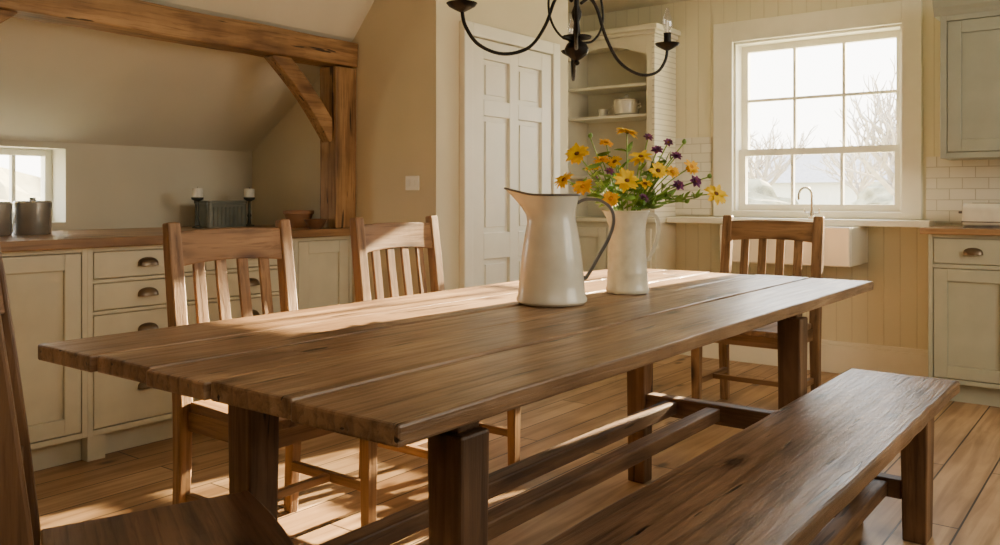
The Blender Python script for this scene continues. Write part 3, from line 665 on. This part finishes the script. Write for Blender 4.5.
FL = [
 (577,154,-.02,'y','yellow daisy facing forward at the upper left of the bunch',.044),
 (564,180,-.05,'y','yellow daisy furthest left in the bunch',.038),
 (583,187,-.08,'o','amber daisy low on the left, over the large pitcher handle',.036),
 (627,132,.02,'y','yellow daisy topmost in the bunch',.042),
 (602,160,.03,'o','amber daisy between the left daisies and the middle',.034),
 (641,157,-.06,'y','yellow daisy right of centre beneath the topmost bloom',.040),
 (627,181,-.09,'y','large yellow daisy front and centre above the rim',.044),
 (611,199,-.07,'o','small amber daisy just above the slim pitcher rim on the left',.030),
 (658,171,-.04,'y','yellow daisy right of the front centre daisy',.034),
 (716,194,.0,'y','yellow daisy furthest right, leaning out over the table',.040),
 (691,167,.05,'o','small amber daisy high on the right side',.032),
 (606,143,.08,'o','small amber daisy at the back left of the topmost',.028),
 (593,168,.0,'y','small yellow daisy between the two leftmost and the middle blooms',.028),
 (645,184,-.06,'y','small yellow daisy right beside the large front centre daisy',.028),
 (615,162,.04,'y','small yellow daisy behind and below the topmost bloom',.028),
 (672,172,.02,'o','small amber daisy among the right purple blooms',.026),
 (657,151,.0,'p','purple bloom beside the right of centre daisy',.034),
 (676,157,.03,'p','purple bloom at the upper right of the bunch',.034),
 (695,182,.0,'p','purple bloom on the lower right side',.036),
 (648,138,.04,'p','purple bloom just right of the topmost daisy',.028),
 (643,199,-.07,'p','purple bloom low in front above the rim',.032),
 (596,180,.05,'p','purple bloom among the left daisies',.028),
 (678,186,-.03,'p','purple bloom low between the yellow and rightmost daisies',.034),
 (609,172,-.02,'p','small purple bloom left of the front centre daisy',.026),
 (668,143,.05,'p','small purple bloom at the top right',.026),
 (709,177,.04,'b','green bud beside the furthest right daisy',.03),
 (684,143,.06,'b','green bud rising at the top right',.03),
 (590,137,.05,'b','green bud rising at the top left',.03),
 (686,202,.02,'b','green bud low on the right side',.03)]
for f in FL: flower(f[0], f[1], f[2], f[3], f[4], f[5])
SP = [(654, 202, -.05, 'leafy green sprig low in front of the right blooms'), (672, 194, .04, 'leafy green sprig under the right purple blooms'), (598, 198, .04, 'leafy green sprig under the left daisies'),
 (618, 162, .06, 'leafy green sprig behind the middle daisies'), (650, 176, .07, 'leafy green sprig behind the front centre daisy'), (694, 198, .0, 'leafy green sprig reaching low to the right'),
 (586, 170, .05, 'leafy green sprig behind the left daisies'), (636, 198, -.09, 'leafy green sprig nearest the camera over the rim'), (666, 162, .06, 'leafy green sprig between the purple blooms')]
for i, (u, v, dd_, lab) in enumerate(SP):
    hp = PX(u, v, 2.8+dd_); base = VP+Vector((random.uniform(-.02, .02), random.uniform(-.02, .02), .03)); off = hp-VP; off.z = 0
    rimp = VP+off*min(1, .04/max(off.length, .001))+Vector((0, 0, .27))
    t = thing('leafy_sprig', lab, 'sprig', tuple(base), 0, 'green sprigs in the slim pitcher')
    L0 = [Vector((0, 0, 0))]+[(rimp*(1-s)+hp*s)-base for s in [k/6 for k in range(7)]]
    obj('stem', MB().tube(L0, .0018, 6), M['stem'], t, smooth=True)
    leaves(L0, 2, 7, 12, t, .03, .058)

# ------------------------------------------------------------------ chandelier
cc = (-1.388, 2.21, 0)
cd = thing('chandelier', 'black wrought-iron chandelier with sweeping arms hanging over the table', 'chandelier', (cc[0], cc[1], CZ))
def ZZ(mb): bmesh.ops.translate(mb.bm, vec=(0, 0, -CZ), verts=mb.bm.verts[:]); return mb
obj('stem', ZZ(MB().lathe([(.001, 1.468), (.006, 1.470), (.010, 1.476), (.006, 1.483), (.016, 1.489), (.032, 1.502), (.037, 1.518), (.030, 1.533), (.012, 1.545), (.044, 1.551), (.046, 1.556), (.012, 1.562), (.008, 1.60), (.014, 1.615), (.016, 1.63), (.008, 1.65), (.006, 1.70), (.006, 2.37), (.05, 2.372), (.055, 2.399), (.001, 2.399)], seg=24)), M['iron'], cd, smooth=True)
def cr(V, m=6):
    V = [Vector(q) for q in V]; out = []
    for i in range(len(V)-1):
        a, b_, c, d = V[max(i-1, 0)], V[i], V[i+1], V[min(i+2, len(V)-1)]
        for k in range(m):
            s = k/m; out.append(.5*((2*b_)+(c-a)*s+(2*a-5*b_+4*c-d)*s*s+(3*b_-a-3*c+d)*s**3))
    return out+[V[-1]]
for ad in (79.3, 259.3, 124, 302):
    a = math.radians(ad); e = Vector((math.cos(a), math.sin(a), 0))
    def PT(r, z): return (e.x*r, e.y*r, z)
    arm = obj('arm', ZZ(MB().tube(cr([PT(.02, 1.66), PT(.06, 1.68), PT(.095, 1.65), PT(.135, 1.57), PT(.20, 1.50), PT(.30, 1.470), PT(.39, 1.485), PT(.438, 1.53), PT(.45, 1.575)]), .0052, 8)), M['iron'], cd, smooth=True)
    obj('scroll', ZZ(MB().tube(cr([PT(.02, 1.54), PT(.07, 1.55), PT(.11, 1.59), PT(.12, 1.65), PT(.095, 1.73), PT(.055, 1.81), PT(.03, 1.90), PT(.008, 1.97)]), .0036, 8)), M['iron'], arm, smooth=True)
    c_ = MB().lathe([(.006, 1.565), (.02, 1.572), (.036, 1.581), (.042, 1.589), (.039, 1.589), (.010, 1.582), (.0125, 1.584), (.0125, 1.622), (.014, 1.624), (.001, 1.624)], c=(e.x*.45, e.y*.45, 0), seg=20)
    obj('candle_cup', ZZ(c_), M['iron'], arm, smooth=True)
    bl = obj('bulb', ZZ(MB().lathe([(.008, 1.6245), (.010, 1.632), (.0165, 1.652), (.0165, 1.668), (.009, 1.69), (.003, 1.708), (.001, 1.709)], c=(e.x*.45, e.y*.45, 0), seg=18)), M['bulb'], arm, smooth=True)
    obj('filament', ZZ(MB().lathe([(.002, 1.6255), (.0035, 1.64), (.003, 1.665), (.001, 1.668)], c=(e.x*.45, e.y*.45, 0), seg=8)), M['fil'], arm, smooth=True)

# ------------------------------------------------------------------ outside
struct('ground', MB().box(-60, 60, YB+.4, 90, -.5, -.3).box(-60, -5.2, -20, YB+.4, -.5, -.3), M['grass'])
hb = MB(); n = 40; rows = []
for i in range(n+1):
    x = -90+140*i/n; hh = 2.4+1.5*noise.noise(Vector((x*.05, 1, 0)))+.3*noise.noise(Vector((x*.3, 2, 0)))
    rows.append([hb.bm.verts.new(p) for p in ((x, 70, -.6), (x, 78, hh+.2), (x, 88, hh*1.3), (x, 95, -.6))])
for a_, b_ in zip(rows, rows[1:]):
    for k in range(3): hb.bm.faces.new((a_[k], b_[k], b_[k+1], a_[k+1]))
struct('hill', hb, M['hill'], smooth=True)
def bush(label, p, sx, sy, sz, seed, name='hedge'):
    b = MB(); bmesh.ops.create_icosphere(b.bm, subdivisions=4, radius=1)
    for v in b.bm.verts:
        k = 1+.22*noise.noise(v.co*2.3+Vector((seed, 0, 0)))+.12*noise.noise(v.co*7); v.co = Vector((v.co.x*sx*k, v.co.y*sy*k, max(-.02, v.co.z)*sz*k))
    tag(obj(name, b, M['hedge'], loc=p), label, 'hedge', 'hedges outside')
bush('hazy hedge outside seen low through the left panes of the sash window', (-8.8, 21, -.28), 2.6, 1.3, 1.7, 1)
bush('hazy hedge outside seen low through the right panes of the sash window', (-4.2, 26, -.28), 3.0, 1.4, 2.0, 5)
bush('olive shrub seen through the small window above the worktop', (-9.5, 3.6, -.28), 1.0, 2.6, 1.5, 9)
hs = thing('outbuilding', 'pale outbuilding with pitched roof far outside, centre of the sash window', 'building', (-11.5, 40, -.3))
obj('wall', MB().box(-2.6, 2.6, -2, 2, 0, 2.1), M['hill'], hs)
obj('roof', MB().prism([(-2.3, 2.0), (2.3, 2.0), (0, 3.5)], 'x', -2.9, 2.9), M['roof'], hs)
def tree(label, p, h, seed):
    random.seed(seed); t = thing('bare_tree', label, 'tree', p, 0, 'bare trees outside the sash window')
    tr = MB(); br_ = MB()
    tr.tube([(0, 0, 0), (random.uniform(-.1, .1), 0, h*.2), (random.uniform(-.15, .15), 0, h*.42)], [h*.03, h*.024, h*.017], 7)
    top = Vector((0, 0, h*.38))
    def grow(p0, d, L_, r, lv):
        pts = [p0]; dd = d.copy()
        for i in range(3):
            dd = (dd+Vector((random.uniform(-.25, .25), random.uniform(-.25, .25), random.uniform(-.05, .2)))).normalized(); pts.append(pts[-1]+dd*L_/3)
        br_.tube(pts, [r, r*.85, r*.7, r*.5], 4)
        if lv > 0:
            for k in range(4 if lv > 1 else 3):
                q = pts[random.randint(1, 3)]; nd = (dd+Vector((random.uniform(-.9, .9), random.uniform(-.9, .9), random.uniform(-.3, .6)))).normalized(); grow(q, nd, L_*random.uniform(.55, .75), r*.55, lv-1)
    for k in range(7):
        a = k*2*PI/7+random.uniform(-.3, .3); grow(top*random.uniform(.8, 1.05), Vector((math.cos(a)*.8, math.sin(a)*.8, random.uniform(.5, 1.3))).normalized(), h*.24, h*.017, 3)
    obj('trunk', tr, M['bark'], t, smooth=True); obj('branches', br_, M['bark'], t)
tree('bare hazy tree seen through the left panes of the sash window', (-9.2, 24.5, -.3), 4.3, 4)
tree('bare hazy tree seen through the centre panes of the sash window', (-8.0, 31, -.3), 4.2, 5)
tree('bare hazy tree seen through the right panes of the sash window', (-3.9, 17.5, -.3), 4.4, 6)

# ------------------------------------------------------------------ light and camera
wd = bpy.data.worlds.new('world'); bpy.context.scene.world = wd; wd.use_nodes = True; nt = wd.node_tree
bg = nt.nodes['Background']; tc = N(nt, 'ShaderNodeTexCoord'); sp = N(nt, 'ShaderNodeSeparateXYZ'); nt.links.new(tc.outputs['Generated'], sp.inputs[0])
r = ramp(nt, [(.0, (1, .93, .80)), (.25, (.98, .96, .92)), (1, (.65, .76, .95))]); nt.links.new(sp.outputs[2], r.inputs[0]); nt.links.new(r.outputs[0], bg.inputs[0]); bg.inputs[1].default_value = 12
def light(name, kind, energy, col, p, direction=None, size=1, sy=None):
    l = bpy.data.lights.new(name, kind); l.energy = energy; l.color = col; o = bpy.data.objects.new(name, l); C.objects.link(o); o.location = p
    if direction: o.rotation_euler = Vector(direction).to_track_quat('-Z', 'Y').to_euler()
    if kind == 'AREA':
        l.shape = 'RECTANGLE'; l.size = size; l.size_y = sy or size
    return o
def sun(name, s_, e_, en):
    el = math.radians(e_); sd = Vector((-s_, -1, 0)).normalized()*math.cos(el)+Vector((0, 0, -math.sin(el)))
    l = light(name, 'SUN', en, (1, .77, .45), (0, 10, 5), sd); l.data.angle = math.radians(.55)
sun('sun', .06, 16.6, 110); sun('added_sun', .20, 19.0, 34)  # the weaker second sun is added to throw streaks on the left floor
light('ceiling_fill', 'AREA', 27, (1, .91, .74), (0.2, .6, 2.36), (-.25, .25, -1), 1.8)  # added area fill under the ceiling, no fixture there
light('side_fill', 'AREA', 50, (1, .92, .76), (1.55, 3.1, 1.8), (-1, .05, -.0), 2.0, 1.1)  # unseen area fill added by the right wall to brighten the room
pl = light('window_portal', 'AREA', 1, (1, 1, 1), ((ox0+ox1)/2, YB+.2, (oz0+oz1)/2), (0, -1, 0), ox1-ox0, oz1-oz0); pl.data.cycles.is_portal = True
cam = bpy.data.cameras.new('camera'); co = bpy.data.objects.new('camera', cam); C.objects.link(co)
co.location = (0, 0, HC); co.rotation_euler = (PI/2, 0, A0); cam.sensor_width = 36; cam.lens = F*36/1000; cam.shift_y = -75.5/1000; cam.clip_start = .02; cam.clip_end = 300
bpy.context.scene.camera = co
